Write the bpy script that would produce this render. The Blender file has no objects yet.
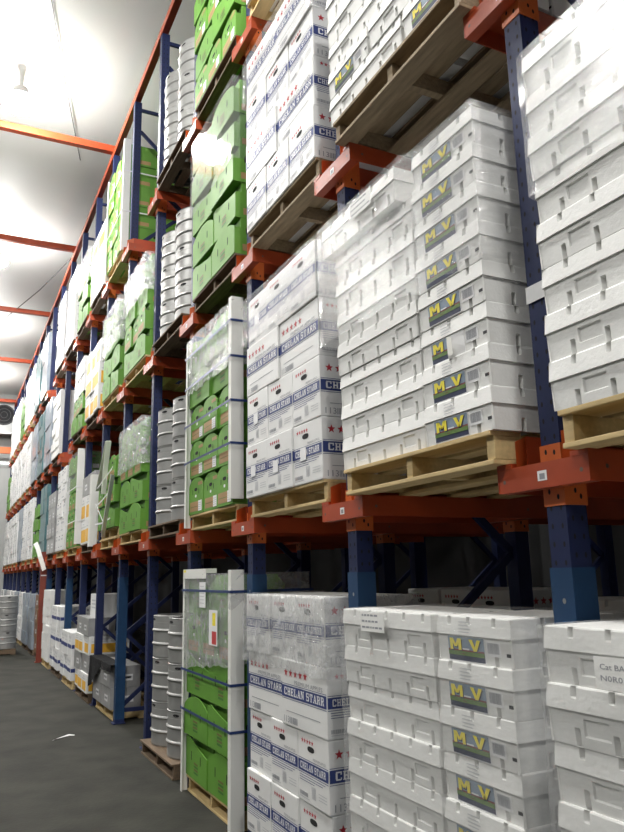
import bpy, bmesh, math, random
from mathutils import Vector, Matrix
random.seed(7)
sc = bpy.context.scene
COL = sc.collection
PI = math.pi
R_ = random.uniform

# ------------------------------------------------------------------ materials
MATS = {}
def new_mat(name):
    m = bpy.data.materials.new(name); m.use_nodes = True
    nt = m.node_tree; b = nt.nodes['Principled BSDF']
    MATS[name] = m
    return m, nt, b
def mat(name, col, rough=.6, metal=0., var=.0, vscale=6., bump=0., bscale=40., col2=None, stretch=None, spec=.5):
    """procedural material: noise-mixed colour plus noise bump, in object coordinates"""
    m, nt, b = new_mat(name)
    b.inputs['Roughness'].default_value = rough
    b.inputs['Metallic'].default_value = metal
    b.inputs['Specular IOR Level'].default_value = spec
    tc = nt.nodes.new('ShaderNodeTexCoord'); mp = nt.nodes.new('ShaderNodeMapping')
    nt.links.new(tc.outputs['Object'], mp.inputs['Vector'])
    if stretch: mp.inputs['Scale'].default_value = stretch
    n = nt.nodes.new('ShaderNodeTexNoise'); n.inputs['Scale'].default_value = vscale; n.inputs['Detail'].default_value = 5
    nt.links.new(mp.outputs['Vector'], n.inputs['Vector'])
    r = nt.nodes.new('ShaderNodeValToRGB')
    c2 = col2 if col2 else tuple(c * (1 - var) for c in col)
    r.color_ramp.elements[0].position = .3; r.color_ramp.elements[1].position = .7
    r.color_ramp.elements[0].color = (*c2, 1); r.color_ramp.elements[1].color = (*col, 1)
    nt.links.new(n.outputs['Fac'], r.inputs['Fac']); nt.links.new(r.outputs['Color'], b.inputs['Base Color'])
    if bump:
        n2 = nt.nodes.new('ShaderNodeTexNoise'); n2.inputs['Scale'].default_value = bscale; n2.inputs['Detail'].default_value = 4
        nt.links.new(mp.outputs['Vector'], n2.inputs['Vector'])
        bp = nt.nodes.new('ShaderNodeBump'); bp.inputs['Strength'].default_value = bump; bp.inputs['Distance'].default_value = .02
        nt.links.new(n2.outputs['Fac'], bp.inputs['Height']); nt.links.new(bp.outputs['Normal'], b.inputs['Normal'])
    return m
mat('foam', (.84, .84, .82), .55, var=.05, vscale=9, bump=.10, bscale=55)
mat('foam_text', (.50, .50, .48), .6)
mat('carton_white', (.80, .80, .79), .5, var=.06, vscale=4, bump=.08, bscale=12)
mat('carton_cream', (.74, .73, .68), .6, var=.08, vscale=4)
mat('navy_print', (.035, .055, .20), .5, var=.1)
mat('red_print', (.45, .03, .045), .5)
mat('grey_print', (.30, .31, .34), .6)
mat('pale_print', (.55, .56, .58), .6)
mat('hole_black', (.012, .012, .014), .9)
mat('green_carton', (.125, .32, .035), .55, var=.14, vscale=5, bump=.05, bscale=20)
mat('green_print', (.05, .17, .03), .6)
mat('tan_print', (.40, .25, .11), .6, var=.15, vscale=12)
mat('brown_print', (.16, .13, .045), .6)
mat('paper_white', (.85, .85, .86), .5, var=.03)
mat('paper_black', (.02, .02, .025), .5)
mat('yellow_print', (.86, .47, .04), .5, var=.12, vscale=10)
mat('sticker_yellow', (.90, .76, .05), .45)
mat('sticker_sky', (.26, .34, .44), .45, var=.2, vscale=30)
mat('sticker_green', (.13, .24, .05), .45, var=.3, vscale=40)
mat('sticker_navy', (.02, .03, .08), .45)
mat('sticker_maroon', (.18, .03, .03), .45)
mat('sticker_red', (.55, .06, .06), .45)
mat('orange_steel', (.43, .062, .017), .42, var=.28, vscale=5, bump=.04, bscale=25)
mat('bright_orange', (.62, .14, .03), .42, var=.2, vscale=5)
mat('blue_steel', (.017, .026, .088), .5, spec=.3, var=.25, vscale=6, bump=.04, bscale=25)
mat('guard_blue', (.016, .055, .135), .5, spec=.3, var=.25, vscale=6)
mat('red_steel', (.26, .05, .03), .5, var=.3, vscale=4)
mat('bolt_steel', (.16, .12, .10), .5, metal=.5)
mat('bare_steel', (.45, .45, .44), .35, metal=.8)
mat('keg_steel', (.43, .43, .42), .42, metal=.5, var=.18, vscale=4, bump=.06, bscale=9)
mat('wood_new', (.62, .46, .22), .65, var=.22, vscale=5, stretch=(9, 1, 9), bump=.08, bscale=9)
mat('wood_grey', (.36, .27, .165), .75, var=.4, vscale=5, stretch=(9, 1, 9), bump=.12, bscale=9)
mat('wood_dark', (.17, .115, .07), .8, var=.4, vscale=5, stretch=(9, 1, 9), bump=.12, bscale=9)
mat('strap_blue', (.022, .045, .15), .35)
mat('strap_white', (.80, .80, .80), .4)
mat('board_white', (.80, .80, .76), .55, var=.07, vscale=3)
mat('grey_wrapped', (.36, .36, .36), .28, var=.22, vscale=5, bump=.25, bscale=14)
mat('blue_wrapped', (.34, .39, .45), .28, var=.22, vscale=5, bump=.25, bscale=14)
mat('teal_wrapped', (.10, .22, .24), .3, var=.4, vscale=5, bump=.25, bscale=14)
mat('brown_wrapped', (.26, .13, .06), .35, var=.3, vscale=5, bump=.2, bscale=14)
mat('tan_carton', (.42, .25, .10), .6, var=.25, vscale=4)
mat('black_plastic', (.007, .007, .008), .9, bump=.3, bscale=15, spec=.2)
mat('concrete', (.036, .0355, .028), .75, col2=(.015, .0155, .012), vscale=2.3, bump=.12, bscale=30, spec=.2)
mat('ceiling_panel', (.74, .74, .72), .55, var=.08, vscale=.5)
mat('wall_panel', (.16, .165, .165), .6, var=.15, vscale=.6)
mat('end_panel', (.42, .43, .42), .55, var=.12, vscale=.6)
mat('rack_shade', (.04, .04, .04), .8, var=.1)  # near-black: the shade deep inside the racks put into the colour
mat('cooler_metal', (.42, .43, .43), .5, var=.1)
mat('cable_grey', (.10, .10, .10), .6)
mat('lamp_white', (.86, .86, .85), .5)
mat('hood_metal', (.55, .56, .56), .35, metal=.6)

def emis(name, col, s):
    m, nt, b = new_mat(name)
    b.inputs['Base Color'].default_value = (*col, 1)
    b.inputs['Emission Color'].default_value = (*col, 1)
    b.inputs['Emission Strength'].default_value = s
    return m
emis('lamp_glow', (1., .985, .95), 440.)
emis('tube_glow', (1., 1., 1.), 6.)

def film(name, haze, gloss, rough, sc_, stretch, bump):
    m, nt, b = new_mat(name)
    out = nt.nodes['Material Output']; nt.nodes.remove(b)
    tc = nt.nodes.new('ShaderNodeTexCoord'); mp = nt.nodes.new('ShaderNodeMapping')
    mp.inputs['Scale'].default_value = stretch
    nt.links.new(tc.outputs['Object'], mp.inputs['Vector'])
    n = nt.nodes.new('ShaderNodeTexNoise'); n.inputs['Scale'].default_value = sc_; n.inputs['Detail'].default_value = 6; n.inputs['Roughness'].default_value = .65
    nt.links.new(mp.outputs['Vector'], n.inputs['Vector'])
    bp = nt.nodes.new('ShaderNodeBump'); bp.inputs['Strength'].default_value = bump; bp.inputs['Distance'].default_value = .03
    nt.links.new(n.outputs['Fac'], bp.inputs['Height'])
    gl = nt.nodes.new('ShaderNodeBsdfGlossy'); gl.inputs['Roughness'].default_value = rough
    gl.inputs['Color'].default_value = (1, 1, 1, 1)
    nt.links.new(bp.outputs['Normal'], gl.inputs['Normal'])
    df = nt.nodes.new('ShaderNodeBsdfDiffuse'); df.inputs['Color'].default_value = (.85, .86, .87, 1)
    tr = nt.nodes.new('ShaderNodeBsdfTransparent'); tr.inputs['Color'].default_value = (.97, .97, .97, 1)
    rp = nt.nodes.new('ShaderNodeMapRange'); rp.inputs['From Min'].default_value = .35; rp.inputs['From Max'].default_value = .72
    rp.inputs['To Min'].default_value = haze * .35; rp.inputs['To Max'].default_value = haze * 1.6
    nt.links.new(n.outputs['Fac'], rp.inputs['Value'])
    m1 = nt.nodes.new('ShaderNodeMixShader'); nt.links.new(rp.outputs['Result'], m1.inputs['Fac'])
    nt.links.new(tr.outputs[0], m1.inputs[1]); nt.links.new(df.outputs[0], m1.inputs[2])
    m2 = nt.nodes.new('ShaderNodeMixShader'); m2.inputs['Fac'].default_value = gloss
    nt.links.new(m1.outputs[0], m2.inputs[1]); nt.links.new(gl.outputs[0], m2.inputs[2])
    nt.links.new(m2.outputs[0], out.inputs['Surface'])
    return m
film('film_tight', .13, .10, .11, 5., (1, 1.2, 5), .40)
film('film_smooth', .10, .14, .055, 3., (1, 1, 2), .08)
film('film_crinkled', .32, .20, .13, 11., (1, 1.6, 1), 1.0)

# ------------------------------------------------------------------ mesh builder
class MB:
    def __init__(s): s.v = []; s.f = []; s.m = []; s.names = []
    def mi(s, name):
        if name not in s.names: s.names.append(name)
        return s.names.index(name)
    def face(s, pts, m):
        i = len(s.v); s.v += [tuple(p) for p in pts]; s.f.append(tuple(range(i, i + len(pts)))); s.m.append(s.mi(m))
    def mesh_in(s, verts, faces, m):
        i = len(s.v); s.v += [tuple(p) for p in verts]; k = s.mi(m)
        for f in faces: s.f.append(tuple(i + a for a in f)); s.m.append(k)
    def box(s, x0, x1, y0, y1, z0, z1, m, T=None):
        P = [(x0, y0, z0), (x1, y0, z0), (x1, y1, z0), (x0, y1, z0), (x0, y0, z1), (x1, y0, z1), (x1, y1, z1), (x0, y1, z1)]
        if T: P = [T @ Vector(p) for p in P]
        s.mesh_in(P, [(0, 3, 2, 1), (4, 5, 6, 7), (0, 1, 5, 4), (1, 2, 6, 5), (2, 3, 7, 6), (3, 0, 4, 7)], m)
    def bbox(s, x0, x1, y0, y1, z0, z1, m, b=.006):
        """box with chamfered edges"""
        bm = bmesh.new(); bmesh.ops.create_cube(bm, size=1)
        for v in bm.verts:
            v.co = Vector(((x0 + x1) / 2 + v.co.x * (x1 - x0), (y0 + y1) / 2 + v.co.y * (y1 - y0), (z0 + z1) / 2 + v.co.z * (z1 - z0)))
        bmesh.ops.bevel(bm, geom=bm.edges[:], offset=b, segments=2, affect='EDGES', profile=.6)
        bm.verts.index_update()
        s.mesh_in([v.co[:] for v in bm.verts], [[v.index for v in f.verts] for f in bm.faces], m); bm.free()
    def bar(s, a, b, w, h, m, up=(0, 0, 1)):
        """rectangular bar from a to b, w across, h along 'up'"""
        a = Vector(a); b = Vector(b); d = (b - a); L = d.length; d.normalize()
        u = Vector(up); r = d.cross(u)
        if r.length < 1e-4: r = Vector((1, 0, 0))
        r.normalize(); u = r.cross(d)
        P = []
        for q in (a, b):
            for i, j in ((-1, -1), (1, -1), (1, 1), (-1, 1)): P.append(q + r * (i * w / 2) + u * (j * h / 2))
        s.mesh_in(P, [(0, 3, 2, 1), (4, 5, 6, 7), (0, 1, 5, 4), (1, 2, 6, 5), (2, 3, 7, 6), (3, 0, 4, 7)], m)
    def tube(s, pts, r, m, n=6):
        pts = [Vector(p) for p in pts]; V = []; Fc = []
        for k, p in enumerate(pts):
            d = (pts[min(k + 1, len(pts) - 1)] - pts[max(k - 1, 0)]).normalized()
            u = Vector((0, 0, 1)) if abs(d.z) < .9 else Vector((1, 0, 0))
            a = d.cross(u).normalized(); b = d.cross(a)
            for i in range(n):
                t = 2 * PI * i / n; V.append(p + a * (r * math.cos(t)) + b * (r * math.sin(t)))
        for k in range(len(pts) - 1):
            for i in range(n): Fc.append((k * n + i, k * n + (i + 1) % n, (k + 1) * n + (i + 1) % n, (k + 1) * n + i))
        Fc.append(tuple(range(n))[::-1]); Fc.append(tuple((len(pts) - 1) * n + i for i in range(n)))
        s.mesh_in(V, Fc, m)
    def ribbon(s, pts, w, m, t=.006, side=(1, 0, 0)):
        """bent flat strip along pts, w wide along 'side', t thick"""
        pts = [Vector(p) for p in pts]; sd = Vector(side).normalized()
        V = []; Fc = []
        for k, p in enumerate(pts):
            d = (pts[min(k + 1, len(pts) - 1)] - pts[max(k - 1, 0)]).normalized()
            n = d.cross(sd).normalized()
            for i, j in ((-1, -1), (1, -1), (1, 1), (-1, 1)): V.append(p + sd * (i * w / 2) + n * (j * t / 2))
        for k in range(len(pts) - 1):
            for i in range(4): Fc.append((k * 4 + i, k * 4 + (i + 1) % 4, k * 4 + 4 + (i + 1) % 4, k * 4 + 4 + i))
        Fc.append((3, 2, 1, 0)); e = (len(pts) - 1) * 4; Fc.append((e, e + 1, e + 2, e + 3))
        s.mesh_in(V, Fc, m)
    def lathe(s, prof, m, n=20, c=(0, 0), split=False):
        V = []; Fc = []
        if split:                             # every band has its own rims, so shading stays crisp along the profile
            for a, b in zip(prof[:-1], prof[1:]): s.lathe([a, b], m, n, c)
            return
        for r, z in prof:
            for i in range(n):
                t = 2 * PI * i / n; V.append((c[0] + r * math.cos(t), c[1] + r * math.sin(t), z))
        for k in range(len(prof) - 1):
            for i in range(n): Fc.append((k * n + i, k * n + (i + 1) % n, (k + 1) * n + (i + 1) % n, (k + 1) * n + i))
        s.mesh_in(V, Fc, m)
    def flat(s, verts, faces, org, ux, uz, m):
        """2-d shape placed on the plane org + x*ux + y*uz"""
        o = Vector(org); a = Vector(ux); b = Vector(uz)
        s.mesh_in([o + a * x + b * y for x, y in verts], faces, m)
    def rect(s, x0, x1, y0, y1, org, ux, uz, m):
        s.flat([(x0, y0), (x1, y0), (x1, y1), (x0, y1)], [(0, 1, 2, 3)], org, ux, uz, m)
    def height(s, org, ux, uz, nrm, ys, zs, fn, m):
        """relief: grid over ys x zs on the plane, pushed along nrm by fn(y,z)"""
        o = Vector(org); a = Vector(ux); b = Vector(uz); n = Vector(nrm)
        V = [o + a * y + b * z + n * fn(y, z) for z in zs for y in ys]; w = len(ys)
        Fc = [(j * w + i, j * w + i + 1, (j + 1) * w + i + 1, (j + 1) * w + i) for j in range(len(zs) - 1) for i in range(w - 1)]
        s.mesh_in(V, Fc, m)
    def mesh(s, name, smooth=False):
        me = bpy.data.meshes.new(name); me.from_pydata([tuple(v) for v in s.v], [], s.f)
        for n in s.names: me.materials.append(MATS[n])
        for p, k in zip(me.polygons, s.m): p.material_index = k; p.use_smooth = smooth
        me.update(); return me

# lettering -----------------------------------------------------------------
_txt = {}
def text2d(t, bold=0.):
    if (t, bold) not in _txt:
        cu = bpy.data.curves.new('lettering', 'FONT'); cu.body = t; cu.resolution_u = 2; cu.offset = bold
        ob = bpy.data.objects.new('lettering', cu); COL.objects.link(ob)
        dg = bpy.context.evaluated_depsgraph_get(); me = ob.evaluated_get(dg).to_mesh()
        V = [(v.co.x, v.co.y) for v in me.vertices]; Fc = [tuple(p.vertices) for p in me.polygons]
        ob.evaluated_get(dg).to_mesh_clear()
        bpy.data.objects.remove(ob); bpy.data.curves.remove(cu)
        x0 = min(v[0] for v in V); x1 = max(v[0] for v in V); y0 = min(v[1] for v in V); y1 = max(v[1] for v in V)
        _txt[(t, bold)] = ([((x - x0) / (x1 - x0), (y - y0) / (y1 - y0)) for x, y in V], Fc)
    return _txt[(t, bold)]
def put_text(mb, t, x, y, w, h, org, ux, uz, m, bold=0.):
    V, Fc = text2d(t, bold)
    mb.flat([(x + a * w, y + b * h) for a, b in V], Fc, org, ux, uz, m)
# slab-serif capitals for the carton bands: rectangles and slanted quads on a unit cell
def q(x0, y0, x1, y1): return [(x0, y0), (x1, y0), (x1, y1), (x0, y1)]
SLAB = {
 'C': [q(.05, .2, .32, .8), q(.12, 0, .8, .17), q(.12, .83, .8, 1), [(.05, .2), (.12, 0), (.32, .0), (.32, .2)], [(.05, .8), (.32, .8), (.32, 1), (.12, 1)], q(.72, .62, .92, 1), q(.76, .05, .9, .32)],
 'H': [q(.12, 0, .36, 1), q(.64, 0, .88, 1), q(.36, .42, .64, .58), q(.02, 0, .46, .13), q(.02, .87, .46, 1), q(.54, 0, .98, .13), q(.54, .87, .98, 1)],
 'E': [q(.12, 0, .38, 1), q(.02, 0, .9, .15), q(.02, .85, .9, 1), q(.38, .42, .68, .58), q(.76, .15, .9, .34), q(.76, .66, .9, .85), q(.6, .34, .7, .66)],
 'L': [q(.12, 0, .38, 1), q(.02, 0, .9, .15), q(.02, .87, .5, 1), q(.76, .15, .9, .4)],
 'A': [[(.1, .05), (.26, .05), (.56, 1), (.42, 1)], [(.62, .05), (.9, .05), (.62, 1), (.40, 1)], q(.26, .26, .72, .39), q(.0, 0, .38, .13), q(.54, 0, 1., .13)],
 'N': [q(.1, 0, .26, 1), q(.74, 0, .9, 1), [(.1, 1), (.38, 1), (.9, 0), (.66, 0)], q(.0, 0, .38, .13), q(.0, .87, .3, 1), q(.62, .87, 1., 1)],
 'S': [q(.1, .84, .82, 1), q(.08, .5, .34, .95), q(.1, .42, .9, .6), q(.66, .08, .92, .52), q(.1, 0, .86, .16), q(.08, 0, .22, .34), q(.78, .68, .9, 1)],
 'T': [q(.37, 0, .63, 1), q(.05, .84, .95, 1), q(.05, .62, .2, 1), q(.8, .62, .95, 1), q(.24, 0, .76, .13)],
 'R': [q(.12, 0, .38, 1), q(.02, 0, .48, .13), q(.02, .86, .75, 1), q(.6, .52, .86, .94), q(.38, .44, .75, .58), [(.5, .45), (.74, .45), (.98, 0), (.7, 0)]],
}
def slab(mb, t, x, y, w, h, org, ux, uz, m):
    n = sum(.5 if c == ' ' else 1 for c in t); cw = w / n; cx = x
    for c in t:
        if c == ' ': cx += cw * .5; continue
        for P in SLAB[c]:
            mb.flat([(cx + cw * .95 * a, y + h * b) for a, b in P], [(0, 1, 2, 3)], org, ux, uz, m)
        cx += cw
BOLD = {'M': [q(0, 0, .26, 1), q(.74, 0, 1, 1), [(.1, 1), (.3, 1), (.62, .28), (.38, .28)], [(.9, 1), (.7, 1), (.38, .28), (.62, .28)]],
        'V': [[(0, 1), (.3, 1), (.62, 0), (.38, 0)], [(1, 1), (.7, 1), (.38, 0), (.62, 0)]]}
def capital(mb, c, x, y, w, h, org, ux, uz, m):
    for P in BOLD[c]: mb.flat([(x + w * a, y + h * b) for a, b in P], [(0, 1, 2, 3)], org, ux, uz, m)
def star(mb, cx, cy, r, org, ux, uz, m):
    V = [(cx, cy)]
    for k in range(10):
        a = PI / 2 + k * PI / 5; rr = r if k % 2 == 0 else r * .42
        V.append((cx + rr * math.cos(a), cy + rr * math.sin(a)))
    mb.flat(V, [(0, 1 + k, 1 + (k + 1) % 10) for k in range(10)], org, ux, uz, m)
def oval(mb, cx, cy, a, b, org, ux, uz, m, n=14, p=2.6):
    V = []
    for k in range(n):
        t = 2 * PI * k / n; c, s_ = math.cos(t), math.sin(t)
        V.append((cx + a * math.copysign(abs(c) ** (2 / p), c), cy + b * math.copysign(abs(s_) ** (2 / p), s_)))
    mb.flat(V, [tuple(range(n))], org, ux, uz, m)
def barcode(mb, x, y, w, h, org, ux, uz, m, n=9):
    rnd = random.Random(3); cx = x
    while cx < x + w:
        bw = w / n * rnd.uniform(.25, .7); mb.rect(cx, min(cx + bw, x + w), y, y + h, org, ux, uz, m); cx += bw + w / n * rnd.uniform(.2, .5)

# ------------------------------------------------------------------ objects and labels
SEEN = {}
def tag(o, label, cat, group=None, kind=None):
    n = len(label.split())
    if not 4 <= n <= 16: print('LABEL LENGTH', n, label)
    if label in SEEN: print('LABEL REPEAT', label)
    SEEN[label] = 1
    o['label'] = label; o['category'] = cat
    if group: o['group'] = group
    if kind: o['kind'] = kind
    return o
def ob(name, me, parent=None, loc=(0, 0, 0), rz=0.):
    if isinstance(me, MB): me = me.mesh(name)
    o = bpy.data.objects.new(name, me); COL.objects.link(o)
    o.location = loc; o.rotation_euler = (0, 0, rz)
    if parent: o.parent = parent
    return o
def empty(name, loc=(0, 0, 0), rz=0.):
    o = bpy.data.objects.new(name, None); o.empty_display_size = .1; COL.objects.link(o)
    o.location = loc; o.rotation_euler = (0, 0, rz); return o
def structure(name, mb):
    o = ob(name, mb); o['kind'] = 'structure'; return o

# ------------------------------------------------------------------ layout constants (metres)
S = 1.45                                   # bay pitch along the aisle (y)
H = (1.8695, 3.8106, 5.7569)               # bracket heights on the posts
ZB = (0., H[0] + .165, H[1] + .165, H[2] + .165)   # pallet undersides: floor and three shelves
PH = .125                                  # pallet height
NB = 19                                    # last post
ORD = ['zeroth', 'first', 'second', 'third', 'fourth', 'fifth', 'sixth', 'seventh', 'eighth', 'ninth', 'tenth', 'eleventh', 'twelfth', 'thirteenth',
       'fourteenth', 'fifteenth', 'sixteenth', 'seventeenth', 'eighteenth', 'nineteenth', 'twentieth', 'twenty-first', 'twenty-second']
SHELF = ('floor level', 'lowest shelf', 'middle shelf', 'top shelf')
def bay_words(b): return 'rightmost bay' if b == -1 else ORD[b + 2] + ' bay from right'
def where(b, l): return SHELF[l] + ', ' + bay_words(b)
def row_words(k, n): return 'bottom layer' if k == 0 else ('topmost layer' if k == n - 1 else ORD[k + 1] + ' layer up')
def col_words(i, n):   # i counts from the right-hand (near) side as seen from the aisle
    if n == 1: return 'single column'
    if n == 2: return ('right column', 'left column')[i]
    if n == 3: return ('right column', 'centre column', 'left column')[i]

# ------------------------------------------------------------------ foam crates
NX, PX, PZ = (-1, 0, 0), (1, 0, 0), (0, 0, 1)
def notch_cols(W, ns, w=.022):
    ys = [0]; 
    for c in ns: ys += [c - w / 2, c - w / 2 + .004, c + w / 2 - .004, c + w / 2]
    return ys + [W]
CP = .1655                                  # crate pitch
def crate_mesh(W, D, ns, sides, recess, lid):
    """front faces -x; y runs 0..W from the near side; body or lid of a foam fish-box style crate"""
    mb = MB(); w = .022
    z0, z1 = (.098, CP) if lid else (0., .098)
    if lid:
        zs = [.098, .132, .136, .161, CP]
        base = lambda z: .004 - .007 * (z - .098) / .067 - (.003 if z > .162 else 0)
        innotch = lambda z: z > .133
    else:
        zs = [0., .006, .05, .054, .092, .098]
        zs = [0., .006, .030, .034, .048, .052, .076, .080, .098]
        base = lambda z: -.008 + .005 * z / .098
        innotch = lambda z: z < .05
    def fn(ns_, rec):
        def f(y, z):
            d = base(z)
            for c in ns_:
                if abs(y - c) < w / 2 - .001 and innotch(z): d = min(d, base(z) - .020)
            for a, b in rec:
                if a < y < b and .031 < z < .079 and not lid: d = min(d, base(z) - .007)
            return d
        return f
    ys = notch_cols(W, ns)
    for a, b in recess: ys += [a, a + .003, b - .003, b]
    ys = sorted(set(round(y, 4) for y in ys))
    # front: looking from -x, +y is to the left
    mb.height((0, 0, 0), (0, 1, 0), PZ, (-1, 0, 0), ys, zs, fn(ns, [(a + .001, b - .001) for a, b in recess]), 'foam')
    xs = sorted(set(round(x, 4) for x in notch_cols(D, sides)))
    mb.height((0, 0, 0), (1, 0, 0), PZ, (0, -1, 0), xs, zs, fn(sides, []), 'foam')
    mb.height((0, W, 0), (1, 0, 0), PZ, (0, 1, 0), xs, zs, fn(sides, []), 'foam')
    mb.box(.036, D, .036, W - .036, z0, z1, 'foam')
    # corner fillers
    for y in (0, W):
        s_ = -1 if y == 0 else 1
        a, b = zs[0], zs[-1]
        for k in range(len(zs) - 1):
            za, zb = zs[k], zs[k + 1]; da, db = base(za), base(zb)
            mb.face([(-da, y, za), (-db, y, zb), (0, y + s_ * db, zb), (0, y + s_ * da, za)], 'foam')
    o = base(zs[-1]); 
    mb.face([(-o, -o, z1), (D, -o, z1), (D, W + o, z1), (-o, W + o, z1)], 'foam')
    o = base(zs[0]); mb.face([(-o, -o, z0), (-o, W + o, z0), (D, W + o, z0), (D, -o, z0)], 'foam')
    if not lid:                              # embossed lettering in the recesses and moulded dots
        for a, b in recess:
            for k in range(2): mb.rect(a + .02, b - .02, .040 + k * .018, .046 + k * .018, (.0135, 0, 0), (0, 1, 0), PZ, 'foam_text')
    return mb.mesh('crate_lid' if lid else 'crate_body')
LW, RW = .728, .428
long_ns = [.06, .20, .34, .48, .62]; end_ns = [.09, .235, .35]
BODY_L = crate_mesh(LW, .43, long_ns, [.12, .31], [(.085, .18), (.50, .595)], False)
LID_L = crate_mesh(LW, .43, long_ns, [.12, .31], [], True)
BODY_R = crate_mesh(RW, .50, end_ns, [.15, .31], [], False)
LID_R = crate_mesh(RW, .50, end_ns, [.15, .31], [], True)
def sticker_mesh(torn=False):
    mb = MB(); w, h = .212, .086
    O, UX = (0, 0, 0), (0, -1, 0)            # seen from -x: text runs towards -y
    T = lambda k: (-.0007 * k, 0, 0)
    mb.box(-.0012, 0, -w - .004, .004, -.004, h + .004, 'paper_white')
    ww = w * (.5 if torn else 1)
    def r(x0, x1, y0, y1, k, m): mb.rect(min(x0, ww), min(x1, ww), y0, y1, (-.0012 - .0006 * k, 0, 0), UX, PZ, m)
    r(0, w, 0, h, 1, 'sticker_navy'); r(0, w, h * .36, h, 2, 'sticker_sky'); r(0, w, h * .22, h * .40, 3, 'sticker_green'); r(0, w, h * .40, h * .47, 3, 'sticker_maroon')
    O4 = lambda k: (-.0012 - .0006 * k, 0, 0)
    for k, m, dx, dy, bo in ((4, 'sticker_navy', .004, -.004, .04), (5, 'sticker_yellow', 0, 0, .03)):
        capital(mb, 'M', .014 + dx, h * .44 + dy, .068, h * .48, O4(k), UX, PZ, m)
        if not torn: capital(mb, 'V', .128 + dx, h * .44 + dy, .068, h * .48, O4(k), UX, PZ, m)
    if not torn:
        r(.088, .128, h * .47, h * .53, 5, 'paper_white')
        mb.flat([(.091, h * .53), (.125, h * .53), (.108, h * .72)], [(0, 1, 2)], O4(5), UX, PZ, 'sticker_sky')
        r(.08, .10, h * .28, h * .31, 5, 'sticker_maroon')
    else:                                     # flap curling away
        mb.mesh_in([(-.002, -ww, 0), (-.002, -ww, h), (-.03, -ww - .035, h * .9), (-.03, -ww - .035, .0), (-.045, -ww - .085, h * .7), (-.045, -ww - .085, -.01)], [(0, 1, 2, 3), (3, 2, 4, 5)], 'carton_cream')
    return mb.mesh('front_label')
STICK, STICK_T = sticker_mesh(), sticker_mesh(True)
def code_mesh():
    mb = MB(); O, UX = (0, 0, 0), (0, -1, 0)
    mb.box(-.001, 0, -.075, 0, 0, .05, 'paper_white')
    barcode(mb, .006, .010, .062, .036, (-.0016, 0, 0), UX, PZ, 'grey_print', 14)
    mb.rect(.105, .128, .004, .016, (-.0016, 0, 0), UX, PZ, 'paper_black')
    return mb.mesh('barcode_label')
CODE = code_mesh()
def prnt_mesh():
    mb = MB(); UX = (0, -1, 0)
    for k in range(4): mb.rect(0, .06 + .01 * (k % 2), .012 * k, .012 * k + .004, (-.0005, 0, 0), UX, PZ, 'pale_print')
    return mb.mesh('printed_text')
PRNT = prnt_mesh()
def crate(x, y, z, right, label, group, torn=False, rz=0.):
    t = empty('foam_crate', (x, y, z), rz); tag(t, label, 'crate', group)
    ob('crate_body', BODY_R if right else BODY_L, t); ob('crate_lid', LID_R if right else LID_L, t)
    if right:
        o = ob('front_label', STICK_T if torn else STICK, t, (.0068, .362, .006)); o.rotation_euler = (0, -.051, 0); o['label'] = 'torn yellow-lettered sticker' if torn else 'yellow-lettered landscape sticker'
        c = ob('barcode_label', CODE, t, (.0055, .138, .034)); c.rotation_euler = (0, -.051, 0); c['label'] = 'barcode label'
        ob('printed_text', PRNT, t, (-.0045, .285, .108))
    return t
FZ = 1.32
def foam_stack(b, l, n, xf=-.13, y0=None, nojit=False, back=False, fancy=None, skip_right=False, mirror=()):
    base = ZB[l] + PH * (FZ if l == 0 else 1); yb = S * b + .09 if y0 is None else y0
    for k in range(n):
        j = lambda: R_(-.008, .008)
        for right in ((False,) if skip_right else (True, False)):
            x = xf + j(); y = yb + (0 if right != (k in mirror) else (RW if k not in mirror else LW) + .026) + j() * .5
            if fancy and k >= n - 1 and not right: x -= .035; y += .06
            elif fancy and k < n - 1 and not right: x += .012 if k < n - 2 else .02
            torn = bool(fancy) and right and k == 2
            if right: look = 'white foam crate with torn sticker' if torn else 'sticker-fronted white foam crate'
            else: look = 'plain white foam crate'
            if k in mirror: look += (' at left end' if right else ' at right end')
            if fancy and k == n - 1 and not right: look = 'plain white foam crate pushed outward'
            lab = f"{look}{' in rear' if back else ''}, {row_words(k, n)}, {where(b, l)}"
            crate(x, y, base + k * CP, right, lab, f"foam crates, {where(b, l)}{' rear' if back else ''}", torn)

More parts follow.
